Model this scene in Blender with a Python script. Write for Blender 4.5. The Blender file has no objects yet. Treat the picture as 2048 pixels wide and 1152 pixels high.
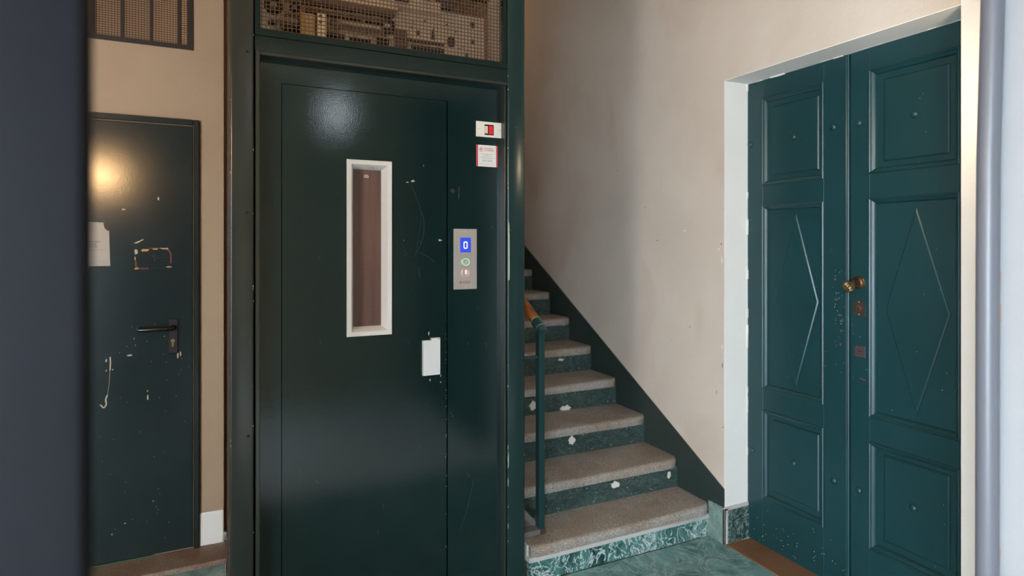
import bpy, bmesh, math, random
from mathutils import Vector, Matrix
random.seed(7)
C = bpy.context.scene.collection
SC = bpy.context.scene
R = math.radians

# ---------------------------------------------------------------- camera, world, exposure
cam_data = bpy.data.cameras.new('camera')
cam = bpy.data.objects.new('camera', cam_data); C.objects.link(cam)
cam_data.sensor_width = 36.0
cam_data.lens = 1222.5 / 2048 * 36.0
cam_data.shift_y = -88.0 / 2048
cam_data.clip_start = 0.02
cam.location = (0, 0, 1.45)
cam.rotation_euler = (R(90), 0, R(-25.65))
cam_data.dof.use_dof = True
cam_data.dof.focus_distance = 2.25
cam_data.dof.aperture_fstop = 1.9
SC.camera = cam

SC.view_settings.view_transform = 'Standard'
SC.view_settings.look = 'None'
SC.view_settings.gamma = 1.0
SC.view_settings.use_curve_mapping = False
SC.view_settings.exposure = 1.40

world = bpy.data.worlds.new('overcast_sky'); SC.world = world
world.use_nodes = True
bgn = world.node_tree.nodes['Background']
bgn.inputs[0].default_value = (0.76, 0.89, 1.0, 1)
bgn.inputs[1].default_value = 9.8

E_SCONCE, E_BULKHEAD, E_UPSTAIRS, E_SHAFT, E_HALL_FILL = 80.0, 60.0, 5.0, 9.0, 10.0

# ---------------------------------------------------------------- material helpers
def new_mat(name):
    m = bpy.data.materials.new(name); m.use_nodes = True
    nt = m.node_tree
    return m, nt, nt.nodes['Principled BSDF']

def node(nt, typ, **kw):
    n = nt.nodes.new(typ)
    for k, v in kw.items():
        if k in ('inp',):
            for i, val in v.items(): n.inputs[i].default_value = val
        else: setattr(n, k, v)
    return n

def pos(nt):
    return node(nt, 'ShaderNodeNewGeometry').outputs['Position']

def noise(nt, vec, scale, detail=4, rough=0.6, dist=0.0):
    n = node(nt, 'ShaderNodeTexNoise', inp={'Scale': scale, 'Detail': detail, 'Roughness': rough, 'Distortion': dist})
    nt.links.new(vec, n.inputs['Vector']); return n.outputs['Fac']

def ramp(nt, fac, stops, interp='LINEAR'):
    r = node(nt, 'ShaderNodeValToRGB'); r.color_ramp.interpolation = interp
    el = r.color_ramp.elements
    while len(el) < len(stops): el.new(0.5)
    for e, (p, c) in zip(el, stops):
        e.position = p; e.color = (*c, 1) if len(c) == 3 else c
    nt.links.new(fac, r.inputs['Fac']); return r.outputs['Color']

def mix(nt, fac, a, b, mode='MIX'):
    n = node(nt, 'ShaderNodeMix', data_type='RGBA', blend_type=mode)
    for sock, v in ((n.inputs['Factor'], fac), (n.inputs['A'], a), (n.inputs['B'], b)):
        if isinstance(v, bpy.types.NodeSocket): nt.links.new(v, sock)
        elif isinstance(v, (int, float)): sock.default_value = v
        else: sock.default_value = (*v, 1)
    return n.outputs['Result']

def bump(nt, bsdf, h, strength, dist=0.002):
    b = node(nt, 'ShaderNodeBump', inp={'Strength': strength, 'Distance': dist})
    nt.links.new(h, b.inputs['Height']); nt.links.new(b.outputs['Normal'], bsdf.inputs['Normal'])

def scaled(nt, vec, s):
    n = node(nt, 'ShaderNodeVectorMath', operation='MULTIPLY'); n.inputs[1].default_value = s
    nt.links.new(vec, n.inputs[0]); return n.outputs[0]

def plain(name, col, rough=0.5, metal=0.0, emit=None, estr=0.0):
    m, nt, b = new_mat(name)
    b.inputs['Base Color'].default_value = (*col, 1)
    b.inputs['Roughness'].default_value = rough
    b.inputs['Metallic'].default_value = metal
    if emit:
        b.inputs['Emission Color'].default_value = (*emit, 1)
        b.inputs['Emission Strength'].default_value = estr
    return m

def paint(name, col, col2, rough, peel=0.06, peel_scale=260, chip=None, chip_amt=0.0, wav=0.0, rvar=0.08, spec=0.5):
    m = _paint(name, col, col2, rough, peel, peel_scale, chip, chip_amt, wav, rvar)
    m.node_tree.nodes['Principled BSDF'].inputs['Specular IOR Level'].default_value = spec
    return m

def _paint(name, col, col2, rough, peel=0.06, peel_scale=260, chip=None, chip_amt=0.0, wav=0.0, rvar=0.08):
    m, nt, b = new_mat(name)
    p = pos(nt)
    c = ramp(nt, noise(nt, p, 3.5, 4), [(0.35, col), (0.65, col2)])
    if chip:
        n1 = noise(nt, p, 70, 2, 0.5)
        k = ramp(nt, n1, [(0.80 - chip_amt, (0, 0, 0)), (0.81 - chip_amt, (1, 1, 1))])
        c = mix(nt, k, c, chip)
    nt.links.new(c, b.inputs['Base Color'])
    rn = noise(nt, p, 9, 3)
    rr = node(nt, 'ShaderNodeMapRange', inp={'To Min': rough - rvar, 'To Max': rough + rvar})
    nt.links.new(rn, rr.inputs['Value']); nt.links.new(rr.outputs[0], b.inputs['Roughness'])
    h = noise(nt, p, peel_scale, 2)
    if wav:
        w = noise(nt, p, 7, 2)
        a = node(nt, 'ShaderNodeMath', operation='MULTIPLY_ADD'); a.inputs[1].default_value = wav
        nt.links.new(w, a.inputs[0]); nt.links.new(h, a.inputs[2]); h = a.outputs[0]
    bump(nt, b, h, peel, 0.003)
    return m

def plaster(name, col, col2, bs=0.25, stain=None):
    m, nt, b = new_mat(name)
    p = pos(nt)
    c = ramp(nt, noise(nt, p, 2.2, 5, 0.55), [(0.3, col), (0.7, col2)])
    if stain:
        k = ramp(nt, noise(nt, scaled(nt, p, (1.0, 1.0, 0.7)), 2.6, 3, 0.5, 0.6), [(0.52, (0, 0, 0)), (0.78, (0.5, 0.5, 0.5))])
        c = mix(nt, k, c, stain)
    nt.links.new(c, b.inputs['Base Color'])
    b.inputs['Roughness'].default_value = 0.88
    b.inputs['Specular IOR Level'].default_value = 0.25
    a = node(nt, 'ShaderNodeMath', operation='MULTIPLY_ADD'); a.inputs[1].default_value = 3.0
    nt.links.new(noise(nt, p, 14, 4), a.inputs[0]); nt.links.new(noise(nt, p, 160, 3), a.inputs[2])
    bump(nt, b, a.outputs[0], bs, 0.004)
    return m

def marble(name, dark, mid, vein, vscale=7.0, vamt=0.5, rough=0.28, stretch=(1, 1, 1)):
    m, nt, b = new_mat(name)
    p = scaled(nt, pos(nt), stretch)
    base = ramp(nt, noise(nt, p, vscale * 0.9, 8, 0.7, 1.6), [(0.36, dark), (0.64, mid)])
    n1 = noise(nt, p, vscale, 7, 0.62, 2.2)
    a = node(nt, 'ShaderNodeMath', operation='SUBTRACT'); a.inputs[1].default_value = 0.5
    nt.links.new(n1, a.inputs[0])
    ab = node(nt, 'ShaderNodeMath', operation='ABSOLUTE'); nt.links.new(a.outputs[0], ab.inputs[0])
    k = ramp(nt, ab.outputs[0], [(0.0, (vamt,) * 3), (0.028, (0, 0, 0))])
    c = mix(nt, k, base, vein)
    n2 = noise(nt, p, vscale * 0.35, 3, 0.5, 0.8)
    k2 = ramp(nt, n2, [(0.52, (0, 0, 0)), (0.70, (vamt * 0.8,) * 3)])
    pale = ramp(nt, noise(nt, p, vscale * 3.2, 6, 0.7, 2.5), [(0.46, (0, 0, 0)), (0.56, (1, 1, 1))])
    k3 = node(nt, 'ShaderNodeMix', data_type='RGBA', blend_type='MULTIPLY'); k3.inputs['Factor'].default_value = 1
    nt.links.new(k2, k3.inputs['A']); nt.links.new(pale, k3.inputs['B'])
    c = mix(nt, k3.outputs['Result'], c, vein)
    nt.links.new(c, b.inputs['Base Color'])
    b.inputs['Roughness'].default_value = rough
    bump(nt, b, noise(nt, p, 40, 3), 0.05, 0.002)
    return m

def granite(name, dark, light, warm):
    m, nt, b = new_mat(name)
    p = pos(nt)
    c = ramp(nt, noise(nt, p, 190, 3, 0.7), [(0.34, dark), (0.62, light)])
    k = ramp(nt, noise(nt, p, 5, 4), [(0.42, (0, 0, 0)), (0.62, (0.75, 0.75, 0.75))])
    c = mix(nt, k, c, warm, 'MULTIPLY')
    nt.links.new(c, b.inputs['Base Color'])
    b.inputs['Roughness'].default_value = 0.62
    bump(nt, b, noise(nt, p, 170, 3), 0.35, 0.003)
    return m

# ---------------------------------------------------------------- materials
M = {}
M['lift'] = paint('lift_gloss_green', (0.0040, 0.0140, 0.0140), (0.0050, 0.0170, 0.0170), 0.105, 0.055, 230, wav=0.6, rvar=0.015)
M['lift_edge'] = paint('lift_column_green', (0.020, 0.025, 0.021), (0.025, 0.030, 0.026), 0.26, 0.05, 110, wav=0.5, rvar=0.03)
M['column_green'] = paint('right_column_green', (0.008, 0.024, 0.023), (0.010, 0.029, 0.028), 0.22, 0.05, 110, wav=0.5, rvar=0.03)
M['post_green'] = paint('post_green_paint', (0.008, 0.036, 0.036), (0.010, 0.043, 0.043), 0.35, 0.08, 110)
M['gap'] = plain('black_gap', (0.002, 0.002, 0.002), 0.9)
M['door_green'] = paint('door_satin_green', (0.006, 0.037, 0.042), (0.007, 0.043, 0.050), 0.38, 0.06, 120, wav=0.5)
M['steel_door'] = paint('steel_door_green', (0.012, 0.020, 0.021), (0.015, 0.025, 0.026), 0.19, 0.03, 90, wav=1.2, rvar=0.02)
M['plaster'] = plaster('cream_plaster', (0.56, 0.485, 0.41), (0.62, 0.545, 0.47), 0.22, stain=(0.46, 0.34, 0.25))
M['plaster_warm'] = plaster('ochre_plaster', (0.38, 0.275, 0.185), (0.42, 0.31, 0.215), 0.2)
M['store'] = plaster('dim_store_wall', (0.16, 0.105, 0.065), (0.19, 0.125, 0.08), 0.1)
M['white'] = plaster('white_plaster', (0.76, 0.74, 0.70), (0.80, 0.78, 0.75), 0.15)
M['pier'] = plaster('pier_plaster', (0.33, 0.335, 0.35), (0.36, 0.365, 0.38), 0.15)
M['outer'] = plaster('courtyard_render', (0.48, 0.40, 0.28), (0.55, 0.46, 0.33), 0.2)
M['ceiling'] = plaster('ceiling_plaster', (0.58, 0.54, 0.48), (0.62, 0.58, 0.52), 0.1)
M['skirt'] = paint('skirt_green_paint', (0.011, 0.029, 0.026), (0.026, 0.036, 0.032), 0.6, 0.3, 90, wav=2.0)
M['riser'] = marble('riser_green_paint', (0.010, 0.030, 0.027), (0.032, 0.062, 0.056), (0.17, 0.22, 0.20), 9.0, 0.45, 0.5, (1, 1, 2.2))
M['granite'] = granite('worn_granite', (0.13, 0.115, 0.104), (0.44, 0.40, 0.37), (0.80, 0.70, 0.58))
M['stone'] = granite('dirty_threshold_stone', (0.13, 0.09, 0.07), (0.30, 0.24, 0.19), (0.75, 0.55, 0.42))
M['lime'] = plaster('lime_mortar', (0.42, 0.40, 0.38), (0.54, 0.52, 0.50), 0.6)
M['marble_riser'] = marble('veined_green_marble', (0.006, 0.036, 0.038), (0.10, 0.24, 0.215), (0.62, 0.72, 0.69), 6.0, 0.95, 0.25, (1.5, 1, 1.2))
M['marble_floor'] = marble('floor_green_marble', (0.065, 0.16, 0.17), (0.22, 0.38, 0.39), (0.46, 0.58, 0.57), 4.5, 0.45, 0.20)
M['marble_dark'] = marble('dark_plinth_marble', (0.006, 0.026, 0.024), (0.028, 0.075, 0.066), (0.45, 0.53, 0.50), 13.0, 0.55, 0.25)
M['marble_grey'] = marble('grey_green_plinth_marble', (0.10, 0.17, 0.15), (0.20, 0.29, 0.26), (0.45, 0.54, 0.50), 9.0, 0.4, 0.3)
M['brown_sill'] = paint('brown_threshold', (0.17, 0.078, 0.034), (0.23, 0.115, 0.055), 0.42, 0.08, 60)
M['wood'] = None
def wood_mat():
    m, nt, b = new_mat('varnished_handrail_wood')
    p = scaled(nt, pos(nt), (30, 6, 12))
    c = ramp(nt, noise(nt, p, 1.6, 5, 0.6, 0.6), [(0.36, (0.075, 0.018, 0.006)), (0.60, (0.40, 0.125, 0.025))])
    nt.links.new(c, b.inputs['Base Color']); b.inputs['Roughness'].default_value = 0.38
    return m
M['wood'] = wood_mat()
def brushed():
    m, nt, b = new_mat('brushed_steel')
    c = ramp(nt, noise(nt, scaled(nt, pos(nt), (900, 900, 8)), 1.0, 3), [(0.3, (0.40, 0.36, 0.33)), (0.7, (0.50, 0.46, 0.42))])
    nt.links.new(c, b.inputs['Base Color']); b.inputs['Metallic'].default_value = 0.55; b.inputs['Roughness'].default_value = 0.42
    return m
M['steel'] = brushed()
M['alu'] = plain('white_aluminium', (0.62, 0.61, 0.59), 0.38, 0.15)
M['grey_pull'] = plain('pale_grey_plastic', (0.56, 0.57, 0.57), 0.45)
def glass_mat():
    m, nt, b = new_mat('dusty_brown_glass')
    p = pos(nt)
    streak = ramp(nt, noise(nt, scaled(nt, p, (60, 1, 2)), 1.0, 2), [(0.3, (0.085, 0.048, 0.039)), (0.7, (0.13, 0.075, 0.060))])
    k = ramp(nt, noise(nt, p, 420, 2), [(0.66, (0, 0, 0)), (0.72, (1, 1, 1))])
    nt.links.new(mix(nt, k, streak, (0.22, 0.15, 0.14)), b.inputs['Base Color'])
    b.inputs['Roughness'].default_value = 0.30
    b.inputs['Specular IOR Level'].default_value = 0.3
    return m
M['brown_glass'] = glass_mat()
M['screen'] = plain('lit_blue_screen', (0.02, 0.04, 0.4), 0.3, emit=(0.025, 0.07, 0.72), estr=0.22)
M['digit'] = plain('lit_white_digit', (0.8, 0.8, 0.8), 0.4, emit=(0.85, 0.92, 1.0), estr=0.25)
M['ring_green'] = plain('lit_green_ring', (0.1, 0.5, 0.25), 0.3, emit=(0.25, 1.0, 0.45), estr=0.28)
M['ring_red'] = plain('lit_red_ring', (0.5, 0.16, 0.16), 0.3, emit=(1.0, 0.25, 0.25), estr=0.16)
M['red_lens'] = plain('lit_red_lens', (0.4, 0.01, 0.015), 0.3, emit=(1.0, 0.01, 0.03), estr=0.13)
M['red_print'] = plain('red_print', (0.48, 0.035, 0.055), 0.6)
M['red_pale'] = plain('faded_red_print', (0.62, 0.30, 0.30), 0.6)
M['grey_print'] = plain('grey_print', (0.30, 0.31, 0.32), 0.7)
M['ink'] = plain('dark_ink', (0.045, 0.042, 0.045), 0.7)
M['green_print'] = plain('stamp_green_print', (0.14, 0.22, 0.19), 0.7)
M['card'] = plain('white_card', (0.64, 0.63, 0.60), 0.6)
M['ivory'] = plain('ivory_plate', (0.66, 0.64, 0.58), 0.4)
M['peach'] = plain('cream_inset', (0.62, 0.52, 0.44), 0.5)
M['paper'] = plain('old_paper', (0.42, 0.36, 0.30), 0.85)
M['dark_metal'] = plain('dark_bronze_metal', (0.020, 0.014, 0.013), 0.38, 0.5)
M['black_plastic'] = plain('black_handle_plastic', (0.006, 0.005, 0.005), 0.25)
M['brass'] = plain('aged_brass', (0.27, 0.20, 0.105), 0.36, 0.9)
M['dark_brass'] = plain('tarnished_brass', (0.20, 0.12, 0.065), 0.35, 0.9)
M['bare_iron'] = plain('bare_grey_iron', (0.17, 0.16, 0.155), 0.5, 0.2)
M['rust_plate'] = plain('worn_painted_iron', (0.075, 0.052, 0.058), 0.5, 0.3)
M['lock'] = plain('worn_bronze_lock', (0.16, 0.11, 0.085), 0.35, 0.8)
M['wire'] = plain('rusty_wire', (0.10, 0.060, 0.038), 0.6, 0.35)
M['vent'] = plain('dark_iron_grille', (0.022, 0.014, 0.011), 0.6, 0.2)
M['mech_plate'] = plaster('dusty_steel_plate', (0.30, 0.24, 0.175), (0.42, 0.34, 0.26), 0.1)
M['mech_tan'] = plain('yellowed_plastic', (0.40, 0.27, 0.12), 0.5)
M['mech_cream'] = plain('cream_bracket', (0.62, 0.50, 0.33), 0.5)
M['mech_dark'] = plain('greasy_dark_steel', (0.055, 0.036, 0.022), 0.55, 0.3)
M['mech_black'] = plain('mechanism_black', (0.004, 0.003, 0.003), 0.7)
M['pipe'] = plain('grey_plastic_conduit', (0.13, 0.135, 0.16), 0.35)
M['leaf_blue'] = paint('dark_slate_paint', (0.0022, 0.0023, 0.0038), (0.0030, 0.0031, 0.0048), 0.55, 0.05, 80, spec=0.15)
M['ground'] = plaster('courtyard_paving', (0.56, 0.58, 0.60), (0.64, 0.66, 0.68), 0.3)
M['chip_white'] = plain('bare_white_plaster', (0.66, 0.62, 0.58), 0.9)
M['chip_cream'] = plain('bare_cream_primer', (0.46, 0.38, 0.27), 0.8)
M['chip_orange'] = plain('bare_orange_primer', (0.52, 0.28, 0.07), 0.8)
M['chip_red'] = plain('bare_red_primer', (0.15, 0.045, 0.03), 0.8)
M['chip_mint'] = plain('bare_mint_paint', (0.27, 0.34, 0.26), 0.7)
M['chip_brick'] = plain('exposed_brown_plaster', (0.42, 0.25, 0.13), 0.9)
M['scratch'] = plain('scratch_grey', (0.055, 0.085, 0.08), 0.6)
M['old_green'] = plain('old_green_paint', (0.022, 0.085, 0.035), 0.6)
M['globe_warm'] = plain('lit_warm_globe', (0.9, 0.8, 0.6), 0.4, emit=(1.0, 0.60, 0.27), estr=E_SCONCE)
M['globe_bulk'] = plain('lit_bulkhead_glass', (0.9, 0.85, 0.7), 0.4, emit=(1.0, 0.80, 0.55), estr=E_BULKHEAD)
M['globe_up'] = plain('lit_upstairs_globe', (0.9, 0.8, 0.6), 0.4, emit=(1.0, 0.66, 0.38), estr=E_UPSTAIRS)
M['globe_hall_fill'] = plain('hall_fill_globe', (0.9, 0.85, 0.7), 0.4, emit=(1.0, 0.86, 0.68), estr=E_HALL_FILL)
M['tube'] = plain('lit_shaft_tube', (0.9, 0.8, 0.6), 0.4, emit=(1.0, 0.66, 0.36), estr=E_SHAFT)
M['window_dark'] = plain('courtyard_window_glass', (0.02, 0.025, 0.03), 0.08)

# ---------------------------------------------------------------- geometry helpers
def nb(): return bmesh.new()

def box(bm, x0, x1, y0, y1, z0, z1, bev=0.0, seg=1):
    t = bm if not bev else bmesh.new()
    v = [t.verts.new((x, y, z)) for x in (x0, x1) for y in (y0, y1) for z in (z0, z1)]
    for f in ((0, 1, 3, 2), (4, 6, 7, 5), (0, 4, 5, 1), (2, 3, 7, 6), (0, 2, 6, 4), (1, 5, 7, 3)):
        t.faces.new([v[i] for i in f])
    if bev:
        bmesh.ops.recalc_face_normals(t, faces=t.faces)
        bmesh.ops.bevel(t, geom=list(t.edges), offset=bev, segments=seg, affect='EDGES', profile=0.5)
        merge(bm, t)
    return bm

def merge(bm, t):
    me = bpy.data.meshes.new('tmp'); t.to_mesh(me); t.free(); bm.from_mesh(me); bpy.data.meshes.remove(me)

def prism(bm, pts, f0, f1):
    """pts: 2d list; f0(p), f1(p) map to 3d front/back"""
    a = [bm.verts.new(f0(p)) for p in pts]; b = [bm.verts.new(f1(p)) for p in pts]
    bm.faces.new(a); bm.faces.new(b[::-1]); n = len(pts)
    for i in range(n): bm.faces.new((a[i], b[i], b[(i + 1) % n], a[(i + 1) % n]))

def lathe(bm, o, axis, prof, seg=20, squash=None):
    """prof: (radius, height along axis)"""
    ax = Vector(axis).normalized(); o = Vector(o)
    u = ax.orthogonal().normalized(); w = ax.cross(u)
    rings = []
    for r, h in prof:
        if r < 1e-6: rings.append([bm.verts.new(o + ax * h)])
        else: rings.append([bm.verts.new(o + ax * h + (u * math.cos(2 * math.pi * k / seg) + w * math.sin(2 * math.pi * k / seg)) * (r * (squash(k, h) if squash else 1))) for k in range(seg)])
    for a, b in zip(rings, rings[1:]):
        for k in range(seg):
            k2 = (k + 1) % seg
            if len(a) == 1 and len(b) == 1: continue
            if len(a) == 1: bm.faces.new((a[0], b[k], b[k2]))
            elif len(b) == 1: bm.faces.new((a[k], b[0], a[k2]))
            else: bm.faces.new((a[k], b[k], b[k2], a[k2]))
    for rg in (rings[0], rings[-1]):
        if len(rg) > 1: bm.faces.new(rg)
    return bm

def cyl(bm, p0, p1, r, seg=16, r2=None):
    p0 = Vector(p0); d = Vector(p1) - p0
    return lathe(bm, p0, d, [(r, 0), (r if r2 is None else r2, d.length)], seg)

def dome(bm, o, axis, r, h, seg=14, n=4):
    prof = [(r, 0)] + [(r * math.cos(i / n * math.pi / 2), h * math.sin(i / n * math.pi / 2)) for i in range(1, n)] + [(0, h)]
    return lathe(bm, o, axis, prof, seg)

def sphere(bm, o, r, seg=24, n=12):
    return lathe(bm, o, (0, 0, 1), [(0, -r)] + [(r * math.sin(math.pi * i / n), -r * math.cos(math.pi * i / n)) for i in range(1, n)] + [(0, r)], seg)

def tube(bm, pts, r, seg=12):
    pts = [Vector(p) for p in pts]; rings = []
    for i, p in enumerate(pts):
        d = (pts[min(i + 1, len(pts) - 1)] - pts[max(i - 1, 0)]).normalized()
        u = d.cross(Vector((0.31, 0.2, 0.93))).normalized(); w = d.cross(u)
        rings.append([bm.verts.new(p + (u * math.cos(2 * math.pi * k / seg) + w * math.sin(2 * math.pi * k / seg)) * r) for k in range(seg)])
    for a, b in zip(rings, rings[1:]):
        for k in range(seg): bm.faces.new((a[k], b[k], b[(k + 1) % seg], a[(k + 1) % seg]))
    bm.faces.new(rings[0]); bm.faces.new(rings[-1][::-1])
    return bm

def ringframe(bm, u0, u1, v0, v1, prof, mp, cap=False):
    """mitred profile swept round a rectangle; prof: (inset, depth)"""
    rings = []
    for ins, dp in prof:
        rings.append([bm.verts.new(mp(*q, dp)) for q in ((u0 + ins, v0 + ins), (u1 - ins, v0 + ins), (u1 - ins, v1 - ins), (u0 + ins, v1 - ins))])
    for a, b in zip(rings, rings[1:]):
        for k in range(4): bm.faces.new((a[k], b[k], b[(k + 1) % 4], a[(k + 1) % 4]))
    if cap: bm.faces.new(rings[-1])
    return bm

ROOT = {}
def obj(name, bm, mat, parent=None, label=None, kind=None, cat=None, group=None, sharp=32, origin=None):
    bmesh.ops.recalc_face_normals(bm, faces=bm.faces)
    me = bpy.data.meshes.new(name)
    o = bpy.data.objects.new(name, me)
    if parent is not None:
        off = ROOT[parent.name]
        o.parent = parent; ROOT[o.name] = off
    else:
        off = Vector(origin) if origin else Vector((0, 0, 0))
        o.location = off; ROOT[o.name] = off
    bmesh.ops.translate(bm, verts=bm.verts, vec=-off)
    for f in bm.faces: f.smooth = True
    bm.to_mesh(me); bm.free()
    me.set_sharp_from_angle(angle=R(sharp))
    me.materials.append(mat)
    C.objects.link(o)
    tag(o, label, cat, group, kind)
    return o

def tag(o, label=None, cat=None, group=None, kind=None):
    if label: o['label'] = label
    if cat: o['category'] = cat
    if group: o['group'] = group
    if kind: o['kind'] = kind
    return o

def thing(name, loc, label, cat, kind=None, group=None):
    o = bpy.data.objects.new(name, None); o.empty_display_size = 0.1
    o.location = loc; C.objects.link(o); ROOT[o.name] = Vector(loc)
    return tag(o, label, cat, group, kind)

def text(name, s, size, loc, mat, parent, face='-Y', align='CENTER', ext=0.0002, space=1.0, squash=1.0):
    cu = bpy.data.curves.new('t', 'FONT'); cu.body = s; cu.size = size; cu.align_x = align; cu.align_y = 'CENTER'
    cu.extrude = ext; cu.space_character = space; cu.resolution_u = 3
    to = bpy.data.objects.new('t', cu)
    me = bpy.data.meshes.new_from_object(to)
    bpy.data.objects.remove(to); bpy.data.curves.remove(cu)
    rot = Matrix.Rotation(R(90), 4, 'X') if face == '-Y' else Matrix.Rotation(R(-90), 4, 'Z') @ Matrix.Rotation(R(90), 4, 'X')
    me.transform(Matrix.Translation(Vector(loc) - ROOT[parent.name]) @ rot @ Matrix.Diagonal((squash, 1, 1, 1)))
    me.name = name
    me.materials.clear(); me.materials.append(mat)
    o = bpy.data.objects.new(name, me); C.objects.link(o); o.parent = parent; ROOT[o.name] = ROOT[parent.name]
    return o

def patch(bm, pts, mp, t=0.0006):
    prism(bm, pts, lambda p: mp(p[0], p[1], -t), lambda p: mp(p[0], p[1], 0.0008))

def blob(cx, cy, rx, ry, n=11, jag=0.3, rnd=random):
    return [(cx + rx * math.cos(2 * math.pi * i / n) * (1 + rnd.uniform(-jag, jag)), cy + ry * math.sin(2 * math.pi * i / n) * (1 + rnd.uniform(-jag, jag))) for i in range(n)]

def ribbon(bm, pts, w, mp, t=0.0004):
    for (a, b) in zip(pts, pts[1:]):
        d = Vector((b[0] - a[0], b[1] - a[1])).normalized(); nx, ny = -d.y * w / 2, d.x * w / 2
        patch(bm, [(a[0] + nx, a[1] + ny), (b[0] + nx, b[1] + ny), (b[0] - nx, b[1] - ny), (a[0] - nx, a[1] - ny)], mp, t)

XW, XD, YB = 2.2047, 2.355, 3.25           # right wall, door face, back wall
YJ0, YJ1, ZL = 1.1736, 2.2205, 2.241       # door recess near jamb, far jamb, lintel
ZC = 3.9                                   # ceiling

# ================================================================ SETTING
bm = nb(); box(bm, -2.2, 2.6, 0.894, 6.2, -0.2, -0.03)
floor = obj('floor', bm, M['lime'], None, 'green marble floor of the entrance hall in front of the lift and stairs', 'structure', 'floor')
def slab(x0, x1, y0, y1):
    b = nb(); g = 0.0013
    box(b, x0 + g, x1 - g, y0 + g, y1 - g, -0.03, 0.0, 0.001)
    obj('marble_slab', b, M['marble_floor'], floor)
rows = [2.315, 2.107, 1.80, 1.50, 1.20, 0.895]
for i, (ya, yb) in enumerate(zip(rows, rows[1:])):
    xs = [-2.2] + [round(-1.65 + 0.6 * k + (0.0 if i % 2 else -0.3), 3) for k in range(8)]
    xs = [x for x in xs if -2.21 < x < 2.15] + [XW]
    for xa, xb in zip(xs, xs[1:]): slab(xa, xb, yb, ya)
for xa, xb in ((-2.2, -1.7), (-1.7, -1.1), (-1.1, -0.6), (-0.6, -0.2), (-0.2, 0.03)):
    for ya, yb in ((2.315, 2.70), (2.70, 3.065)): slab(xa, xb, ya, yb)

# right wall with the recessed doorway
bm = nb()
box(bm, XW, 2.6, 0.894, YJ0, 0, ZC)
box(bm, XW, 2.6, YJ0, YJ1, ZL, ZC)
box(bm, XW, 2.6, YJ1, 6.2, 0, ZC)
wall_right = obj('wall_right', bm, M['plaster'], None, 'cream plaster wall beside the stairs with the recessed green doorway', 'structure', 'wall')
# white-painted skin of the reveal and of the strip next to the conduit
bm = nb(); box(bm, XW + 0.001, XD + 0.02, YJ1 - 0.003, YJ1, 0.16, ZL)
obj('reveal_face', bm, M['white'], wall_right)
bm = nb(); box(bm, XW + 0.001, XD + 0.02, YJ0, YJ1, ZL - 0.003, ZL)
obj('soffit_face', bm, M['white'], wall_right)
bm = nb(); box(bm, XW - 0.002, XW, 0.894, YJ0, 0.0, ZC)
obj('jamb_face', bm, M['white'], wall_right)
# ragged plaster lips where the reveal meets the door
bm = nb(); rnd = random.Random(3)
z = 0.18
while z < 2.22:
    h = rnd.uniform(.008, .05); w0 = 0.0006 + rnd.random() ** 4 * 0.006
    box(bm, XD - 0.008, XD, YJ1 - 0.003 - w0, YJ1 - 0.003, z, z + h, .0004); z += h
y = YJ0
while y < YJ1 - .02:
    h = rnd.uniform(.008, .05); w0 = 0.0006 + rnd.random() ** 4 * 0.006
    box(bm, XD - 0.008, XD, y, y + h, ZL - 0.003 - w0, ZL - 0.003, .0004); y += h
obj('ragged_plaster_lip', bm, M['white'], wall_right)
# small scars on the wall
bm = nb(); mpw = lambda u, v, d: (XW + d, u, v); rnd = random.Random(11)
for (y, z, rx, rz) in ((2.232, 0.86, .0025, .012), (2.27, 0.72, .0012, .012), (2.230, 0.56, .002, .004), (2.46, 1.02, .004, .003), (2.72, 1.47, .006, .003), (2.83, 1.66, .003, .003), (2.60, 0.93, .002, .002), (2.24, 1.45, .004, .004), (3.1, 1.9, .003, .003)):
    patch(bm, blob(y, z, rx, rz, 7, 0.4, rnd), mpw)
obj('wall_scar', bm, M['ink'], wall_right, kind='stuff')
bm = nb()
for (y, z, rx, rz) in ((2.236, 1.37, .007, .022), (2.255, 1.425, .008, .006), (2.50, 1.52, .010, .004), (2.235, 0.95, .004, .010)):
    patch(bm, blob(y, z, rx, rz, 9, 0.4, rnd), mpw)
obj('wall_nick', bm, M['chip_white'], wall_right, kind='stuff')

# green band painted up the stair wall
bm = nb()
prism(bm, [(YJ1 - 0.002, 0.176), (YJ1 - 0.002, 0.2658), (5.9, 2.291), (5.9, 0.08), (2.319, 0.08), (2.319, 0.176)], lambda p: (XW - 0.004, *p), lambda p: (XW, *p))
obj('trim_2', bm, M['skirt'], None, 'dark green band painted along the stair wall beside the steps', 'structure', 'skirting')

# marble plinth at the corner
bb = thing('baseboard_right', (XW, YJ1, 0), 'veined marble plinth wrapped around the wall corner by the stairs', 'baseboard', 'structure')
bm = nb(); box(bm, XW - 0.010, XW, YJ1 - 0.010, 2.318, 0, 0.170, 0.0015); obj('marble_tile', bm, M['marble_grey'], bb, 'pale grey green marble tile beside the first riser')
bm = nb(); box(bm, XW + 0.014, XD + 0.024, YJ1 - 0.012, YJ1, 0.004, 0.160, 0.0015); obj('marble_tile', bm, M['marble_dark'], bb, 'dark veined marble tile inside the doorway reveal')
bm = nb(); box(bm, XW - 0.010, XW + 0.014, YJ1 - 0.010, YJ1, 0.0, 0.172); obj('mortar_joint', bm, M['lime'], bb)
bm = nb(); box(bm, XW - 0.009, XD + 0.02, YJ1 - 0.010, YJ1, 0.160, 0.178, 0.003); obj('mortar_joint', bm, M['lime'], bb)
bm = nb(); box(bm, XW - 0.009, XW, YJ1 - 0.008, 2.318, 0.168, 0.177, 0.002); obj('mortar_joint', bm, M['marble_grey'], bb)

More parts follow.
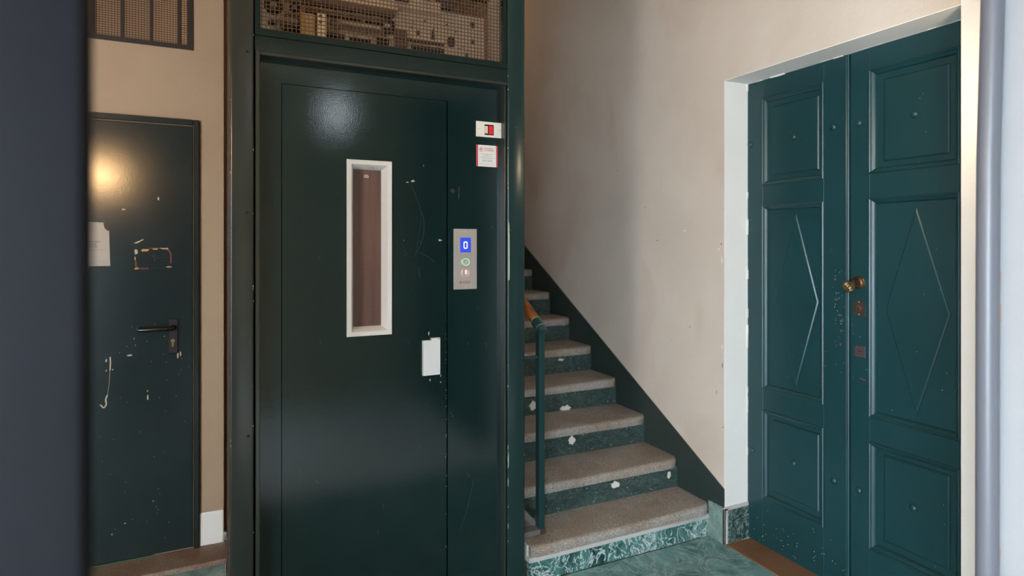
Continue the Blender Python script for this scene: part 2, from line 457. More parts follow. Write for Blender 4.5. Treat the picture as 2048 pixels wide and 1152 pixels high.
# brown threshold of the double door
bm = nb(); box(bm, XW - 0.002, XD + 0.03, YJ0, YJ1 - 0.012, -0.02, 0.004, 0.001)
obj('trim_1', bm, M['brown_sill'], None, 'orange brown threshold strip at the foot of the green double door', 'structure', 'threshold')

# back wall on the left, with a vent opening
bm = nb(); VX0, VX1, VZ0, VZ1 = -0.86, -0.107, 2.362, 2.93
box(bm, -2.2, VX0, YB, 3.6, 0, ZC); box(bm, VX1, 0.0225, YB, 3.6, 0, ZC)
box(bm, VX0, VX1, YB, 3.6, 0, VZ0); box(bm, VX0, VX1, YB, 3.6, VZ1, ZC)
wall_back = obj('wall_back', bm, M['plaster_warm'], None, 'warm lit ochre wall left of the lift around the steel door', 'structure', 'wall')
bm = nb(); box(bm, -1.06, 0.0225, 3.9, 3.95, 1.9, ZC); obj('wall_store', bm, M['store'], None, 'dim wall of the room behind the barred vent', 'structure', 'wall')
bm = nb(); box(bm, -2.5, -2.2, 0.30, 3.6, -0.2, ZC); obj('wall_left', bm, M['plaster_warm'], None, 'ochre end wall of the hall beyond the slate blue leaf', 'structure', 'wall')
bm = nb(); box(bm, 0.0225, 1.19, 3.40, 3.6, 0, ZC); obj('wall_shaft', bm, M['plaster_warm'], None, 'plaster wall closing the lift shaft at the back', 'structure', 'wall')
bm = nb(); box(bm, 1.10, 1.19, 3.6, 6.2, 0, ZC); obj('wall_stairwell', bm, M['plaster'], None, 'plaster wall left of the upper stairs behind the lift shaft', 'structure', 'wall')
bm = nb(); box(bm, 1.19, 2.6, 6.2, 6.4, 0, ZC); obj('wall_landing', bm, M['plaster'], None, 'end wall above the stair landing', 'structure', 'wall')
bm = nb(); box(bm, -2.5, 2.6, 0.894, 6.4, ZC, ZC + 0.2); obj('ceiling', bm, M['ceiling'], None, 'pale plaster ceiling over the hall and stairs', 'structure', 'ceiling')
# unseen passage added round the camera; ceiling and openings shaped to limit the daylight
ZP, YK, XO, XL = 3.05, -1.4, -3.4, -2.2
bm = nb(); box(bm, 1.80, 3.0, YK, 0.894, -0.2, ZC + .2)
obj('wall_front_right', bm, M['pier'], None, 'bluish white entrance pier behind the grey conduit', 'structure', 'wall')
bm = nb(); wx0, wx1, wz0, wz1 = .96, 1.11, 2.56, 2.90
box(bm, -.45, wx0, YK - .3, YK, -0.2, ZC + .2); box(bm, XO, -.45, YK - .3, YK, 2.35, ZC + .2); box(bm, XO - .3, XO, YK - .3, .3, 2.35, ZC + .2); box(bm, wx1, 3.0, YK - .3, YK, -0.2, ZC + .2); box(bm, wx0, wx1, YK - .3, YK, -0.2, wz0); box(bm, wx0, wx1, YK - .3, YK, wz1, ZC + .2)
obj('wall_light_block', bm, M['outer'], None, 'unseen ochre wall added behind the camera to limit daylight, with a small high window', 'structure', 'wall')
bm = nb(); box(bm, XL, 1.80, 0.30, 0.894, 2.55, ZC + .2); box(bm, XO, 1.80, YK, 0.30, ZP, ZC + .2)
obj('ceiling_light_block', bm, M['outer'], None, 'unseen plastered ceiling added over the camera to hold back skylight', 'structure', 'ceiling')
bm = nb(); box(bm, 1.745, 1.785, -1.36, 0.50, -0.034, 3.0, .004, 2); obj('dark_reflection_slab', bm, M['leaf_blue'], None, 'unseen dark slate slab added to darken the reflections in the lift front', 'structure', 'door')  # dark slab added out of view to darken what the lift front reflects
bm = nb(); box(bm, -14, 3, -12, 4.0, -0.3, -0.035); obj('ground', bm, M['ground'], None, 'grey stone paving of the passage and yard', 'structure', 'ground')
bm = nb(); box(bm, -14.4, -14.0, -6, 4, -0.3, 2.4); obj('wall_yard', bm, M['outer'], None, 'ochre yard wall far beyond the open end of the passage', 'structure', 'wall')
# white plinth stone left of the lift
bm = nb(); box(bm, -0.083, 0.0215, YB - 0.006, YB, 0.018, 0.176, 0.004)
obj('baseboard_back', bm, M['white'], None, 'worn white stone block at the foot of the wall between steel door and lift', 'structure', 'baseboard')
bm = nb(); box(bm, -1.10, 0.034, 3.067, 3.27, -0.03, 0.019, 0.004)
obj('trim_3', bm, M['stone'], None, 'dirty brown stone threshold under the steel door', 'structure', 'threshold')

# ---------------------------------------------------------------- door_1: green double door
door1 = thing('door_1', (XD, 1.674, 0), 'dark green wooden double door with raised panels and diamonds', 'door', 'structure')
mpd = lambda u, v, d: (XD + d, u, v)
PANZ = ((1.7335, 2.147), (0.758, 1.632), (0.229, 0.655))
def door_leaf(y0, y1, pa, pb, dia_c, dia_h, studs, field):
    b = nb(); z0, z1 = 0.006, 2.236; e = 0.0008; T = 0.045
    box(b, XD, XD + T, y0, pa, z0, z1, e); box(b, XD, XD + T, pb, y1, z0, z1, e)
    zs = [z0] + [z for p in sorted(PANZ) for z in p] + [z1]
    for a, c in zip(zs[::2], zs[1::2]): box(b, XD, XD + T, pa, pb, a, c, e)
    leaf = obj('leaf', b, M['door_green'], door1)
    for k, (a, c) in enumerate(PANZ):
        b = nb(); box(b, XD + 0.016, XD + 0.03, pa, pb, a, c); obj('panel', b, M['door_green'], leaf)
        b = nb()
        ringframe(b, pa - 0.002, pb + 0.002, a - 0.002, c + 0.002, [(0, 0.002), (0.0, -0.005), (0.004, -0.008), (0.008, -0.005), (0.009, -0.001), (0.013, 0.001), (0.020, 0.007), (0.022, 0.012), (0.024, 0.017)], mpd)
        obj('moulding', b, M['door_green'], leaf)
        b = nb()
        if k != 1:
            fz = (1.7755, 2.1005) if k == 0 else (0.280, 0.618)
            ringframe(b, field[0], field[1], fz[0], fz[1], [(0, 0.017), (0.0005, 0.0105), (0.0055, 0.0065)], mpd, cap=True)
            obj('raised_field', b, M['door_green'], leaf)
        else:
            zt, zb, zm = 1.5886, 0.803, 1.195
            rg = []
            for s, dp in ((1.0, 0.017), (0.995, 0.0125), (0.955, 0.0085)):
                rg.append([b.verts.new(mpd(*q, dp)) for q in ((dia_c, zm + (zt - zm) * s), (dia_c + dia_h * s, zm), (dia_c, zm + (zb - zm) * s), (dia_c - dia_h * s, zm))])
            for p, q in zip(rg, rg[1:]):
                for i in range(4): b.faces.new((p[i], q[i], q[(i + 1) % 4], p[(i + 1) % 4]))
            b.faces.new(rg[-1]); obj('raised_diamond', b, M['door_green'], leaf)
    for (y, z, dp) in studs:
        b = nb(); dome(b, (XD + dp, y, z), (-1, 0, 0), 0.015, 0.011); obj('stud', b, M['door_green'], leaf)
    return leaf
leafL = door_leaf(1.6765, 2.2165, 1.796, 2.124, 1.945, 0.1145, [(1.955, 1.937, .0065), (1.7495, 1.947, 0), (2.200, 1.939, 0), (1.955, .451, .0065), (1.747, .446, 0), (2.1895, .439, 0)], (1.826, 2.0705))
leafR = door_leaf(1.176, 1.6705, 1.258, 1.589, 1.414, 0.1185, [(1.418, 1.9387, .0065), (1.635, 1.9435, 0), (1.4216, .4545, .0065), (1.635, .4445, 0)], (1.297, 1.5375))
# cover strip of the meeting edge
bm = nb(); prism(bm, [(1.6735, 0.0), (1.6745, -.006), (1.678, -.008), (1.6815, -.006), (1.683, -.004), (1.687, -.009), (1.692, -.009), (1.695, -.004), (1.696, 0.0)], lambda p: (XD + p[1], p[0], 0.008), lambda p: (XD + p[1], p[0], 2.234))
obj('cover_strip', bm, M['door_green'], leafL)
bm = nb(); box(bm, XD + 0.02, XD + 0.045, YJ0 + 0.001, YJ1 - 0.0035, 0.006, 2.236); obj('backing', bm, M['gap'], door1)
bm = nb()
for (y, z) in ((1.735, 1.216), (1.724, 1.149), (1.715, 1.085), (1.7175, 1.027), (1.708, 1.13), (1.742, 1.30)): dome(bm, (XD, y, z), (-1, 0, 0), 0.006, 0.004, 10, 3)
obj('nail_heads', bm, M['rust_plate'], leafL)
# knob
ky, kz = 1.6345, 1.2925
bm = nb(); lathe(bm, (XD, ky, kz), (-1, 0, 0), [(0.027, 0), (0.027, 0.003), (0.024, 0.007), (0.019, 0.008), (0.015, 0.012), (0.014, 0.020), (0.010, 0.028), (0.010, 0.040)], 24)
obj('knob_rosette', bm, M['dark_brass'], leafR, 'round tarnished brass rosette')
kd = Vector((-0.62, 0.42, -0.52)).normalized()
bm = nb(); kp = Vector((XD - 0.024, ky + .004, kz - .002))
lathe(bm, kp, kd, [(0.008, -0.004), (0.010, 0.004), (0.016, 0.010), (0.023, 0.018), (0.0265, 0.027), (0.024, 0.036), (0.016, 0.043), (0.006, 0.046), (0, 0.0465)], 40, squash=lambda k, h: 1.0 - (0.16 if k % 4 == 0 else (0.05 if k % 4 != 2 else 0.0)) * (1 if h > .012 else 0))
obj('knob', bm, M['brass'], leafR, 'fluted brass door knob')
# cylinder lock
ly, lz = 1.6327, 1.188
bm = nb(); pts = [(ly + dx, lz + dz) for dx, dz in ((-.0235, -.030), (.020, -.030), (.0245, -.022), (.0245, .018), (.017, .027), (.008, .031), (-.010, .031), (-.019, .026), (-.0235, .018))]
prism(bm, pts, lambda p: (XD - 0.003, *p), lambda p: (XD + 0.001, *p)); obj('lock_plate', bm, M['lock'], leafR, 'worn bronze lock plate with rounded top')
bm = nb(); lathe(bm, (XD - 0.003, ly + 0.002, lz), (-1, 0, 0), [(0.015, 0), (0.014, 0.006), (0.0105, 0.007), (0.009, 0.011), (0.0055, 0.0115), (0.005, 0.008), (0, 0.008)], 20); obj('lock_cylinder', bm, M['lock'], leafR)
for dz in (-.0245, .0255):
    bm = nb(); dome(bm, (XD - 0.003, ly, lz + dz), (-1, 0, 0), 0.0032, 0.002, 8, 2); obj('screw', bm, M['steel'], leafR)
hy, hz = 1.6305, 1.012
bm = nb(); box(bm, XD - 0.003, XD + 0.001, hy - .0225, hy + .0225, hz - .0225, hz + .0225, 0.001); obj('keyhole_plate', bm, M['rust_plate'], leafR, 'square rust brown keyhole plate')
bm = nb(); box(bm, XD - 0.0036, XD - 0.002, hy - .010, hy + .008, hz + .0005, hz + .004); obj('keyhole', bm, M['mech_black'], leafR)
bm = nb(); rnd = random.Random(5)
for (y, z, rx, rz) in ((1.613, .90, .006, .0045), (1.622, .902, .012, .002), (1.66, 1.09, .001, .012), (1.74, .27, .0, .0)):
    if rx: patch(bm, blob(y, z, rx, rz, 9, .35, rnd), mpd)
obj('rust_mark', bm, M['chip_red'], leafR, kind='stuff')
bm = nb()
for i in range(46):
    y, z = rnd.uniform(1.68, 2.2), abs(rnd.gauss(0.02, 0.12)) + 0.02
    patch(bm, blob(y, z, rnd.uniform(.0012, .003), rnd.uniform(.0012, .003), 5, .3, rnd), mpd)
for i in range(40):
    y, z = rnd.gauss(1.72, 0.04), rnd.uniform(0.9, 1.35)
    patch(bm, blob(y, z, rnd.uniform(.0008, .0022), rnd.uniform(.001, .003), 5, .3, rnd), mpd)
for i in range(50):
    y, z = rnd.uniform(1.27, 2.2), rnd.uniform(0.05, 2.1)
    patch(bm, blob(y, z, rnd.uniform(.0008, .0018), rnd.uniform(.0008, .0022), 5, .3, rnd), mpd)
obj('paint_flecks', bm, M['chip_mint'], door1, kind='stuff')

# ---------------------------------------------------------------- door_2: steel service door on the left
door2 = thing('door_2', (-0.53, YB, 0.019), 'scuffed dark green steel service door left of the lift', 'door', 'structure')
DX0, DX1, DZ1 = -0.955, -0.1075, 2.003
mpb = lambda u, v, d: (u, YB + d, v)
YL = YB - 0.008                                 # leaf face
mpl = lambda u, v, d: (u, YL + d, v)
bm = nb(); F = 0.026
box(bm, DX1 + 0.002, DX1 + F, YB - 0.020, YB + 0.05, 0.019, DZ1 + F + 0.004, 0.003)
box(bm, DX0 - F, DX0 - 0.002, YB - 0.020, YB + 0.05, 0.019, DZ1 + F + 0.004, 0.003)
box(bm, DX0, DX1, YB - 0.020, YB + 0.05, DZ1 + 0.003, DZ1 + F + 0.004, 0.003)
obj('door_frame', bm, M['steel_door'], door2)
bm = nb(); box(bm, DX0 + 0.003, DX1 - 0.002, YL, YB + 0.04, 0.024, DZ1, 0.002); leaf2 = obj('leaf', bm, M['steel_door'], door2)
bm = nb(); box(bm, -0.2095, -0.1705, YL - 0.006, YL, 0.9415, 1.102, 0.0015); obj('lock_plate', bm, M['dark_metal'], leaf2, 'dark bronze lock plate')
bm = nb(); pts = []
lathe(bm, (-0.190, YL - 0.006, 1.063), (0, -1, 0), [(0.013, 0), (0.013, 0.006), (0.0095, 0.010), (0.0095, 0.045)], 16)
tube(bm, [(-0.182, YL - 0.048, 1.063), (-0.20, YL - 0.052, 1.063), (-0.30, YL - 0.052, 1.063), (-0.318, YL - 0.048, 1.063), (-0.324, YL - 0.036, 1.064), (-0.322, YL - 0.014, 1.065)], 0.0095, 12)
obj('lever_handle', bm, M['black_plastic'], leaf2, 'black lever handle')
bm = nb(); lathe(bm, (-0.1905, YL - 0.007, 1.0015), (0, -1, 0), [(0.0085, 0), (0.0085, 0.0025), (0, 0.0025)], 16); box(bm, -0.1945, -0.1865, YL - 0.009, YL - 0.006, 0.974, 0.997, 0.001)
obj('lock_cylinder', bm, M['brass'], leaf2, 'brass lock cylinder')
bm = nb(); box(bm, -0.1912, -0.1898, YL - 0.0102, YL - 0.009, 0.996, 1.006); obj('keyhole', bm, M['mech_black'], leaf2)
# scuffs and bare patches
rnd = random.Random(21)
bm = nb()
ribbon(bm, [(-.4365, .945), (-.4355, .915), (-.4375, .885)], .005, mpl); ribbon(bm, [(-.4375, .885), (-.441, .82), (-.4475, .772)], .0012, mpl)
ribbon(bm, [(-.4475, .775), (-.4535, .757), (-.451, .735), (-.457, .722), (-.464, .721), (-.470, .732), (-.475, .7345)], .0055, mpl)
for (x, z, rx, rz) in ((-.2915, .746, .0035, .013), (-.2925, .778, .003, .003), (-.3615, .947, .010, .004), (-.2495, 1.658, .004, .008), (-.385, 1.606, .009, .003), (-.1705, .930, .004, .013), (-.160, .938, .003, .012), (-.4515, .93, .003, .007), (-.4515, .885, .002, .004), (-.427, .887, .003, .003), (-.226, 1.024, .002, .002), (-.345, 1.02, .0015, .003), (-.34, .99, .001, .003), (-.38, .19, .004, .002), (-.27, .27, .002, .003), (-.43, .15, .002, .004)):
    patch(bm, blob(x, z, rx, rz, 8, .3, rnd), mpl)
patch(bm, [(-.347, 1.4535), (-.337, 1.4590), (-.307, 1.4735), (-.3095, 1.4685), (-.334, 1.4525)], mpl)
patch(bm, blob(-.338, 1.415, .007, .013, 9, .3, rnd), mpl); patch(bm, blob(-.2065, 1.344, .012, .003, 9, .3, rnd), mpl); patch(bm, blob(-.222, 1.429, .022, .003, 11, .4, rnd), mpl); patch(bm, blob(-.341, 1.384, .002, .010, 9, .3, rnd), mpl)
for i in range(40): patch(bm, blob(rnd.uniform(-.5, -.115), rnd.uniform(.06, 1.1), .0011, .0014, 5, .3, rnd), mpl)
obj('paint_scuff', bm, M['chip_cream'], leaf2, 'cream scuffs and chips in the green paint', kind='stuff')
bm = nb()
patch(bm, blob(-.303, 1.4215, .017, .0055, 12, .3, rnd), mpl); patch(bm, blob(-.262, 1.4265, .012, .003, 10, .3, rnd), mpl); patch(bm, blob(-.336, 1.3385, .009, .005, 9, .3, rnd), mpl)
obj('orange_patch', bm, M['chip_orange'], leaf2, 'orange primer where a plate was torn off', kind='stuff')
bm = nb()
ribbon(bm, [(-.338, 1.372), (-.3385, 1.352), (-.333, 1.342), (-.315, 1.3375), (-.288, 1.3375)], .006, mpl, .0003)
ribbon(bm, [(-.2135, 1.4245), (-.203, 1.415), (-.199, 1.40), (-.199, 1.36)], .007, mpl, .0003); ribbon(bm, [(-.29, 1.43), (-.235, 1.431)], .004, mpl, .0002)
obj('red_patch', bm, M['chip_red'], leaf2, 'rust red outline of a torn off plate', kind='stuff')
bm = nb()
ribbon(bm, [(-.276, 1.39), (-.268, 1.403), (-.262, 1.400), (-.268, 1.388), (-.235, 1.386), (-.21, 1.388)], .002, mpl); patch(bm, blob(-.27, 1.397, .006, .008, 9, .4, rnd), mpl); patch(bm, blob(-.265, 1.377, .004, .008, 9, .4, rnd), mpl); ribbon(bm, [(-.275, 1.34), (-.24, 1.341)], .002, mpl)
obj('black_mark', bm, M['mech_black'], leaf2, kind='stuff')
bm = nb(); box(bm, -0.55, -0.272, YB - 0.012, YB + 0.0, 0.0192, 0.0238); obj('green_strip', bm, M['old_green'], door2, 'bright green strip under the leaf')

# notice
notice = thing('paper_notice', (-0.545, YL, 1.35), 'cream paper notice with curled corner stuck on the steel door', 'notice')
mpn = lambda u, v, d: (u, YL - 0.0012 + d, v)
bm = nb()
prism(bm, [(-.655, 1.352), (-.4365, 1.352), (-.4405, 1.5115), (-.4615, 1.5455), (-.655, 1.5535)], lambda p: mpn(p[0], p[1], -.0004), lambda p: mpn(p[0], p[1], .0012))
sheet = obj('sheet', bm, M['paper'], notice)
bm = nb(); v = [bm.verts.new(q) for q in ((-.4405, YL - .002, 1.5105), (-.4625, YL - .002, 1.5455), (-.4560, YL - .014, 1.520), (-.4445, YL - .012, 1.5085))]; bm.faces.new(v[:3]); bm.faces.new((v[0], v[2], v[3]))
bmesh.ops.solidify(bm, geom=list(bm.faces), thickness=0.0006); obj('curled_corner', bm, M['paper'], notice)
YT = YL - 0.0017
text('red_heading', 'ATTENZIONE', .0155, (-.5435, YT, 1.479), M['red_pale'], notice)
bm = nb(); ringframe(bm, -.602, -.485, 1.470, 1.488, [(0, 0), (0, -.0003), (.0012, -.0003), (.0012, 0)], lambda u, v, d: (u, YT + d, v)); obj('heading_box', bm, M['red_pale'], notice)
for s, x, z in (('I LOCALI SONO TRATTATI', -.546, 1.459), ('CON ESCHE TOPICIDE', -.546, 1.4485), ('E GEL PER SCARAFAGGI', -.546, 1.438)):
    text('printed_line', s, .0105, (x, YT, z), M['ink'], notice, squash=1.12)
bm = nb()
for (x0, x1, z) in ((-.60, -.452, 1.4245), (-.60, -.452, 1.4205), (-.555, -.515, 1.408), (-.60, -.495, 1.4005), (-.60, -.473, 1.392), (-.62, -.452, 1.375), (-.62, -.448, 1.366), (-.60, -.50, 1.515), (-.60, -.50, 1.521), (-.62, -.452, 1.358)):
    box(bm, x0, x1, YT - .0002, YT, z, z + .0022)
obj('small_print', bm, M['grey_print'], notice, kind='stuff')

# vent window with bars and wire mesh
win = thing('window_1', (-0.5, YB, VZ0), 'dark iron barred vent above the steel door', 'vent window', 'structure')
bm = nb(); ringframe(bm, VX0, VX1, VZ0, VZ1, [(0, 0.02), (0, -0.006), (0.022, -0.006), (0.026, 0.03)], mpb); obj('window_frame', bm, M['vent'], win)
for x in (-.1665, -.2785, -.3915, -.504, -.616, -.728):
    bm = nb(); box(bm, x - .0075, x + .0075, YB + .006, YB + .021, VZ0 + .02, VZ1 - .02, .001); obj('bar', bm, M['vent'], win)
bm = nb(); x = VX0 + .03
while x < VX1 - .025: box(bm, x - .0013, x + .0013, YB + .024, YB + .0265, VZ0 + .015, VZ1 - .015); x += .0116
z = VZ0 + .026
while z < VZ1 - .02: box(bm, VX0 + .015, VX1 - .015, YB + .0262, YB + .0285, z - .0013, z + .0013); z += .0105
obj('wire_mesh', bm, M['vent'], win, kind='stuff')

# foreground leaf of the entrance portal
bm = nb(); box(bm, -1.3, -0.080, 0.482, 0.522, -0.034, 3.0, 0.004, 2)
obj('door_3', bm, M['leaf_blue'], None, 'blurred dark slate blue entrance leaf close to the camera', 'structure', 'door')

# ================================================================ LIFT
lift = thing('lift_front', (0.587, 2.25, 0), 'dark green steel lift front with mesh transom beside the stairs', 'lift')
YF, YP = 2.25, 2.295
mpf = lambda u, v, d: (u, YF + d, v)
mpp = lambda u, v, d: (u, YP + d, v)
bm = nb(); box(bm, .0347, .1085, YF, YF + .075, 0, ZC, .006, 3); colL = obj('column', bm, M['lift_edge'], lift)
bm = nb(); box(bm, 1.0605, 1.1399, YF, YF + .075, 0, ZC, .006, 3); colR = obj('column', bm, M['column_green'], lift)
for col, pts in ((colL, ((.088, 1.556), (.088, 2.10), (.092, .80))), (colR, ((1.094, 1.93), (1.098, 2.145), (1.074, 1.50)))):
    for x, z in pts:
        bm = nb(); lathe(bm, (x, YF + .0005, z), (0, -1, 0), [(.0065, 0), (.006, .0016), (.003, .002), (.0025, .0005), (0, .0005)], 14); obj('screw', bm, M['lift_edge'], col)
bm = nb(); box(bm, .1085, .113, YF + .03, YF + .06, 0, ZC); box(bm, 1.056, 1.0605, YF + .055, YF + .07, 0, 2.2); obj('shadow_gap', bm, M['gap'], lift)
# architrave angle round the door opening
bm = nb()
box(bm, .1135, .1275, YF - .003, YP + .01, 0, 2.110, .002)
box(bm, 1.0500, 1.0560, YF + .006, YP + .01, 0, 2.110, .001)
box(bm, .1275, 1.0605, YF - .003, YP + .01, 2.0955, 2.1075, .002)
obj('architrave', bm, M['lift_edge'], lift)
bm = nb(); box(bm, .1115, 1.0605, YF, YP + .02, 2.1075, 2.1605, .001); obj('header', bm, M['lift'], lift)
# transom
bm = nb()
box(bm, .1115, 1.0605, YF + .001, YF + .03, 2.1625, 2.1865, .001); box(bm, .1115, .129, YF + .001, YF + .03, 2.1865, 2.80, .001)
box(bm, 1.0415, 1.0575, YF + .001, YF + .03, 2.1865, 2.80, .001); box(bm, .129, 1.0415, YF + .001, YF + .03, 2.776, 2.80, .001)
transom = obj('transom_frame', bm, M['lift'], lift)
def wire_mesh(bm, mp, u0, u1, v0, v1, pitch, w):
    u = u0 + pitch / 2
    while u < u1: ringbar(bm, mp, u - w / 2, u + w / 2, v0, v1, 0, w); u += pitch
    v = v0 + pitch / 2
    while v < v1: ringbar(bm, mp, u0, u1, v - w / 2, v + w / 2, w * .8, w * 1.8); v += pitch
def ringbar(bm, mp, a, b, c, d, e, f):
    v = [bm.verts.new(mp(u, w, t)) for u in (a, b) for w in (c, d) for t in (e, f)]
    for q in ((0, 1, 3, 2), (4, 6, 7, 5), (0, 4, 5, 1), (2, 3, 7, 6), (0, 2, 6, 4), (1, 5, 7, 3)): bm.faces.new([v[i] for i in q])
bm = nb(); wire_mesh(bm, lambda u, v, d: (u, YF + .012 + d, v), .127, 1.0435, 2.184, 2.778, .01405, .0026); obj('wire_mesh', bm, M['wire'], lift, 'rusty woven wire mesh', kind='stuff')
bm = nb(); box(bm, .1115, 1.0605, YF, YF + .04, 2.803, ZC); obj('upper_panel', bm, M['lift'], lift)
# shaft sides of wire mesh
for x, nm in ((.037, 'left'), (1.132, 'right')):
    bm = nb(); wire_mesh(bm, (lambda u, v, d, x=x: (x + d, u, v)), YF + .075, 3.36, 0.02, ZC, .0175, .0030); obj('side_mesh', bm, M['wire'], lift, kind='stuff')
    bm = nb(); box(bm, x - .001, x + .006, 3.33, 3.37, 0, ZC); box(bm, x - .001, x + .006, YF + .08, 3.34, 1.44, 1.585); obj('side_rail', bm, M['mech_dark'], lift)
# fixed portal plate round the leaf
LX0, LX1, LZ1 = .2020, .8141, 2.0145
g = .0048
bm = nb()
box(bm, .124, LX0 - g / 2, YP, YP + .03, 0, 2.10); box(bm, LX0 - g / 2, LX1 + g / 2 + .003, YP, YP + .03, LZ1 + g / 2, 2.10)
portal = obj('portal_plate', bm, M['lift'], lift)
bm = nb(); box(bm, LX1 + g / 2 + .003, 1.052, YP, YP + .03, 0, 2.10); side = obj('control_panel', bm, M['lift'], lift)
bm = nb(); box(bm, .15, .86, YP + .050, YP + .054, 0, 2.05); obj('dark_backing', bm, M['gap'], lift)
# leaf
WX0, WX1, WZ0, WZ1 = .4256, .5942, 1.107, 1.763
bm = nb(); a = .0135
for bx in ((LX0, WX0 + a, .012, LZ1), (WX1 - a, LX1, .012, LZ1), (WX0 + a, WX1 - a, .012, WZ0 + a), (WX0 + a, WX1 - a, WZ1 - a, LZ1)):
    v = [bm.verts.new((x, y, z)) for x in bx[:2] for y in (YP, YP + .032) for z in bx[2:]]
    for q in ((0, 1, 3, 2), (4, 6, 7, 5), (0, 4, 5, 1), (2, 3, 7, 6), (0, 2, 6, 4), (1, 5, 7, 3)): bm.faces.new([v[i] for i in q])
leaf = obj('door_leaf', bm, M['lift'], lift)
bm = nb(); ringframe(bm, WX0, WX1, WZ0, WZ1, [(0, .001), (0, -.005), (.0015, -.0075), (.0165, -.006), (.0180, -.004), (.0320, .043)], mpp); obj('window_frame', bm, M['alu'], leaf, 'white aluminium window surround')
bm = nb(); box(bm, WX0 + .028, WX1 - .028, YP + .040, YP + .044, WZ0 + .028, WZ1 - .028); obj('window_glass', bm, M['brown_glass'], leaf, 'narrow dusty brown glass pane')
bm = nb(); mpg = lambda u, v, d: (u, YP + .040 + d, v)
gx, gz = .5065, 1.7075
ribbon(bm, [(gx - .009, gz - .002), (gx - .006, gz + .004), (gx, gz + .006), (gx + .006, gz + .003), (gx + .008, gz - .003)], .0015, mpg)
for k in (-.006, -.002, .002, .006): ribbon(bm, [(gx + k, gz - .004), (gx + k * .8, gz + .003)], .0014, mpg)
ribbon(bm, [(gx - .009, gz - .0045), (gx + .009, gz - .0045)], .0014, mpg)
obj('glass_mark', bm, M['card'], leaf, 'small white etched maker mark')
# pull
bm = nb(); px0, px1, pz0, pz1 = .7142, .7826, .9395, 1.0735
prism(bm, [(px0, pz0), (px1, pz0), (px1, pz1 + .0095), (px1 - .0345, pz1 + .0095), (px1 - .0345, pz1 + .001), (px0, pz1 + .001)], lambda p: (p[0], YP - .016, p[1]), lambda p: (p[0], YP + .001, p[1]))
obj('door_pull', bm, M['grey_pull'], leaf, 'pale grey plate pull')
bm = nb(); lathe(bm, (px1 - .006, YP - .0155, pz1 + .005), (0, -1, 0), [(.0022, 0), (.0022, .001), (0, .001)], 10); obj('rivet', bm, M['ink'], leaf)
# scratches and chips
bm = nb(); rnd = random.Random(8)
ribbon(bm, [(.667, 1.683), (.684, 1.648), (.7, 1.606), (.711, 1.575), (.721, 1.545), (.722, 1.51), (.718, 1.475), (.706, 1.442), (.694, 1.42)], .0007, mpp, .0002)
ribbon(bm, [(.711, 1.575), (.708, 1.53), (.702, 1.49), (.696, 1.45), (.688, 1.40)], .0004, mpp, .0002)
ribbon(bm, [(.70, 1.418), (.733, 1.403), (.757, 1.385), (.763, 1.379)], .0005, mpp, .0002)
ribbon(bm, [(.93, .50), (.915, .43), (.895, .36), (.872, .31)], .0006, mpp, .0002); ribbon(bm, [(.867, 1.68), (.866, 1.63)], .0014, mpp, .0002); ribbon(bm, [(.70, 1.36), (.705, 1.32)], .001, mpp, .0002)
for i in range(30): ribbon(bm, [(q := rnd.uniform(.25, 1.03), w := rnd.uniform(.15, 1.95)), (q + rnd.uniform(-.012, .012), w + rnd.uniform(-.02, .02))], .0006, mpp, .0002)
obj('scratches', bm, M['scratch'], lift, kind='stuff')
bm = nb()
for (x, z, rx, rz) in ((.677, 1.693, .008, .005), (.655, 1.688, .006, .003), (.787, 1.465, .007, .003), (.641, 1.464, .002, .001), (.741, 1.10, .003, .008), (.746, .918, .002, .005), (.79, .93, .002, .004), (.79, .905, .002, .003), (.72, 1.755, .001, .005)):
    patch(bm, blob(x, z, rx, rz, 8, .45, rnd), mpp)
for (x, z, rx, rz) in ((.155, .245, .0035, .0), ):
    pass
for i in range(22): patch(bm, blob(LX1 - abs(rnd.gauss(0, .0015)), rnd.uniform(.25, 1.15), .0008, rnd.uniform(.001, .004), 5, .4, rnd), mpp)
obj('paint_chips', bm, M['chip_mint'], lift, kind='stuff')
bm = nb(); mpe = lambda u, v, d: (u, YF + d, v)
patch(bm, [(1.0625, 1.30), (1.0695, 1.305), (1.0700, 1.36), (1.0695, 1.50), (1.0685, 1.528), (1.0645, 1.545), (1.0615, 1.55), (1.0615, 1.31)], mpe)
for z in (.62, .625, .60, .545, .48, .38, .30, .24): patch(bm, blob(1.0630, z, .0013, rnd.uniform(.002, .016), 7, .4, rnd), mpe)
patch(bm, blob(1.0640, .575, .0022, .026, 9, .3, rnd), mpe); patch(bm, blob(.1175, .20, .004, .016, 9, .3, rnd), mpe, .0036)
for i in range(34): patch(bm, blob(rnd.choice((.037, .1065, 1.063, 1.137)) + rnd.uniform(-.001, .001), rnd.uniform(.1, 2.2), .001, rnd.uniform(.001, .005), 5, .3, rnd), mpe)
obj('bare_edge', bm, M['chip_mint'], lift, 'pale bare chips along the column edges', kind='stuff')
# keyhole ring
bm = nb(); lathe(bm, (.8392, YP, 1.661), (0, -1, 0), [(.0085, 0), (.0085, .0012), (.0062, .0015), (.006, .0002)], 18); ring = obj('emergency_lock', bm, M['lift_edge'], side)
bm = nb(); lathe(bm, (.8392, YP - .0008, 1.661), (0, -1, 0), [(.006, 0), (0, .0001)], 16); obj('lock_hole', bm, M['mech_black'], side)

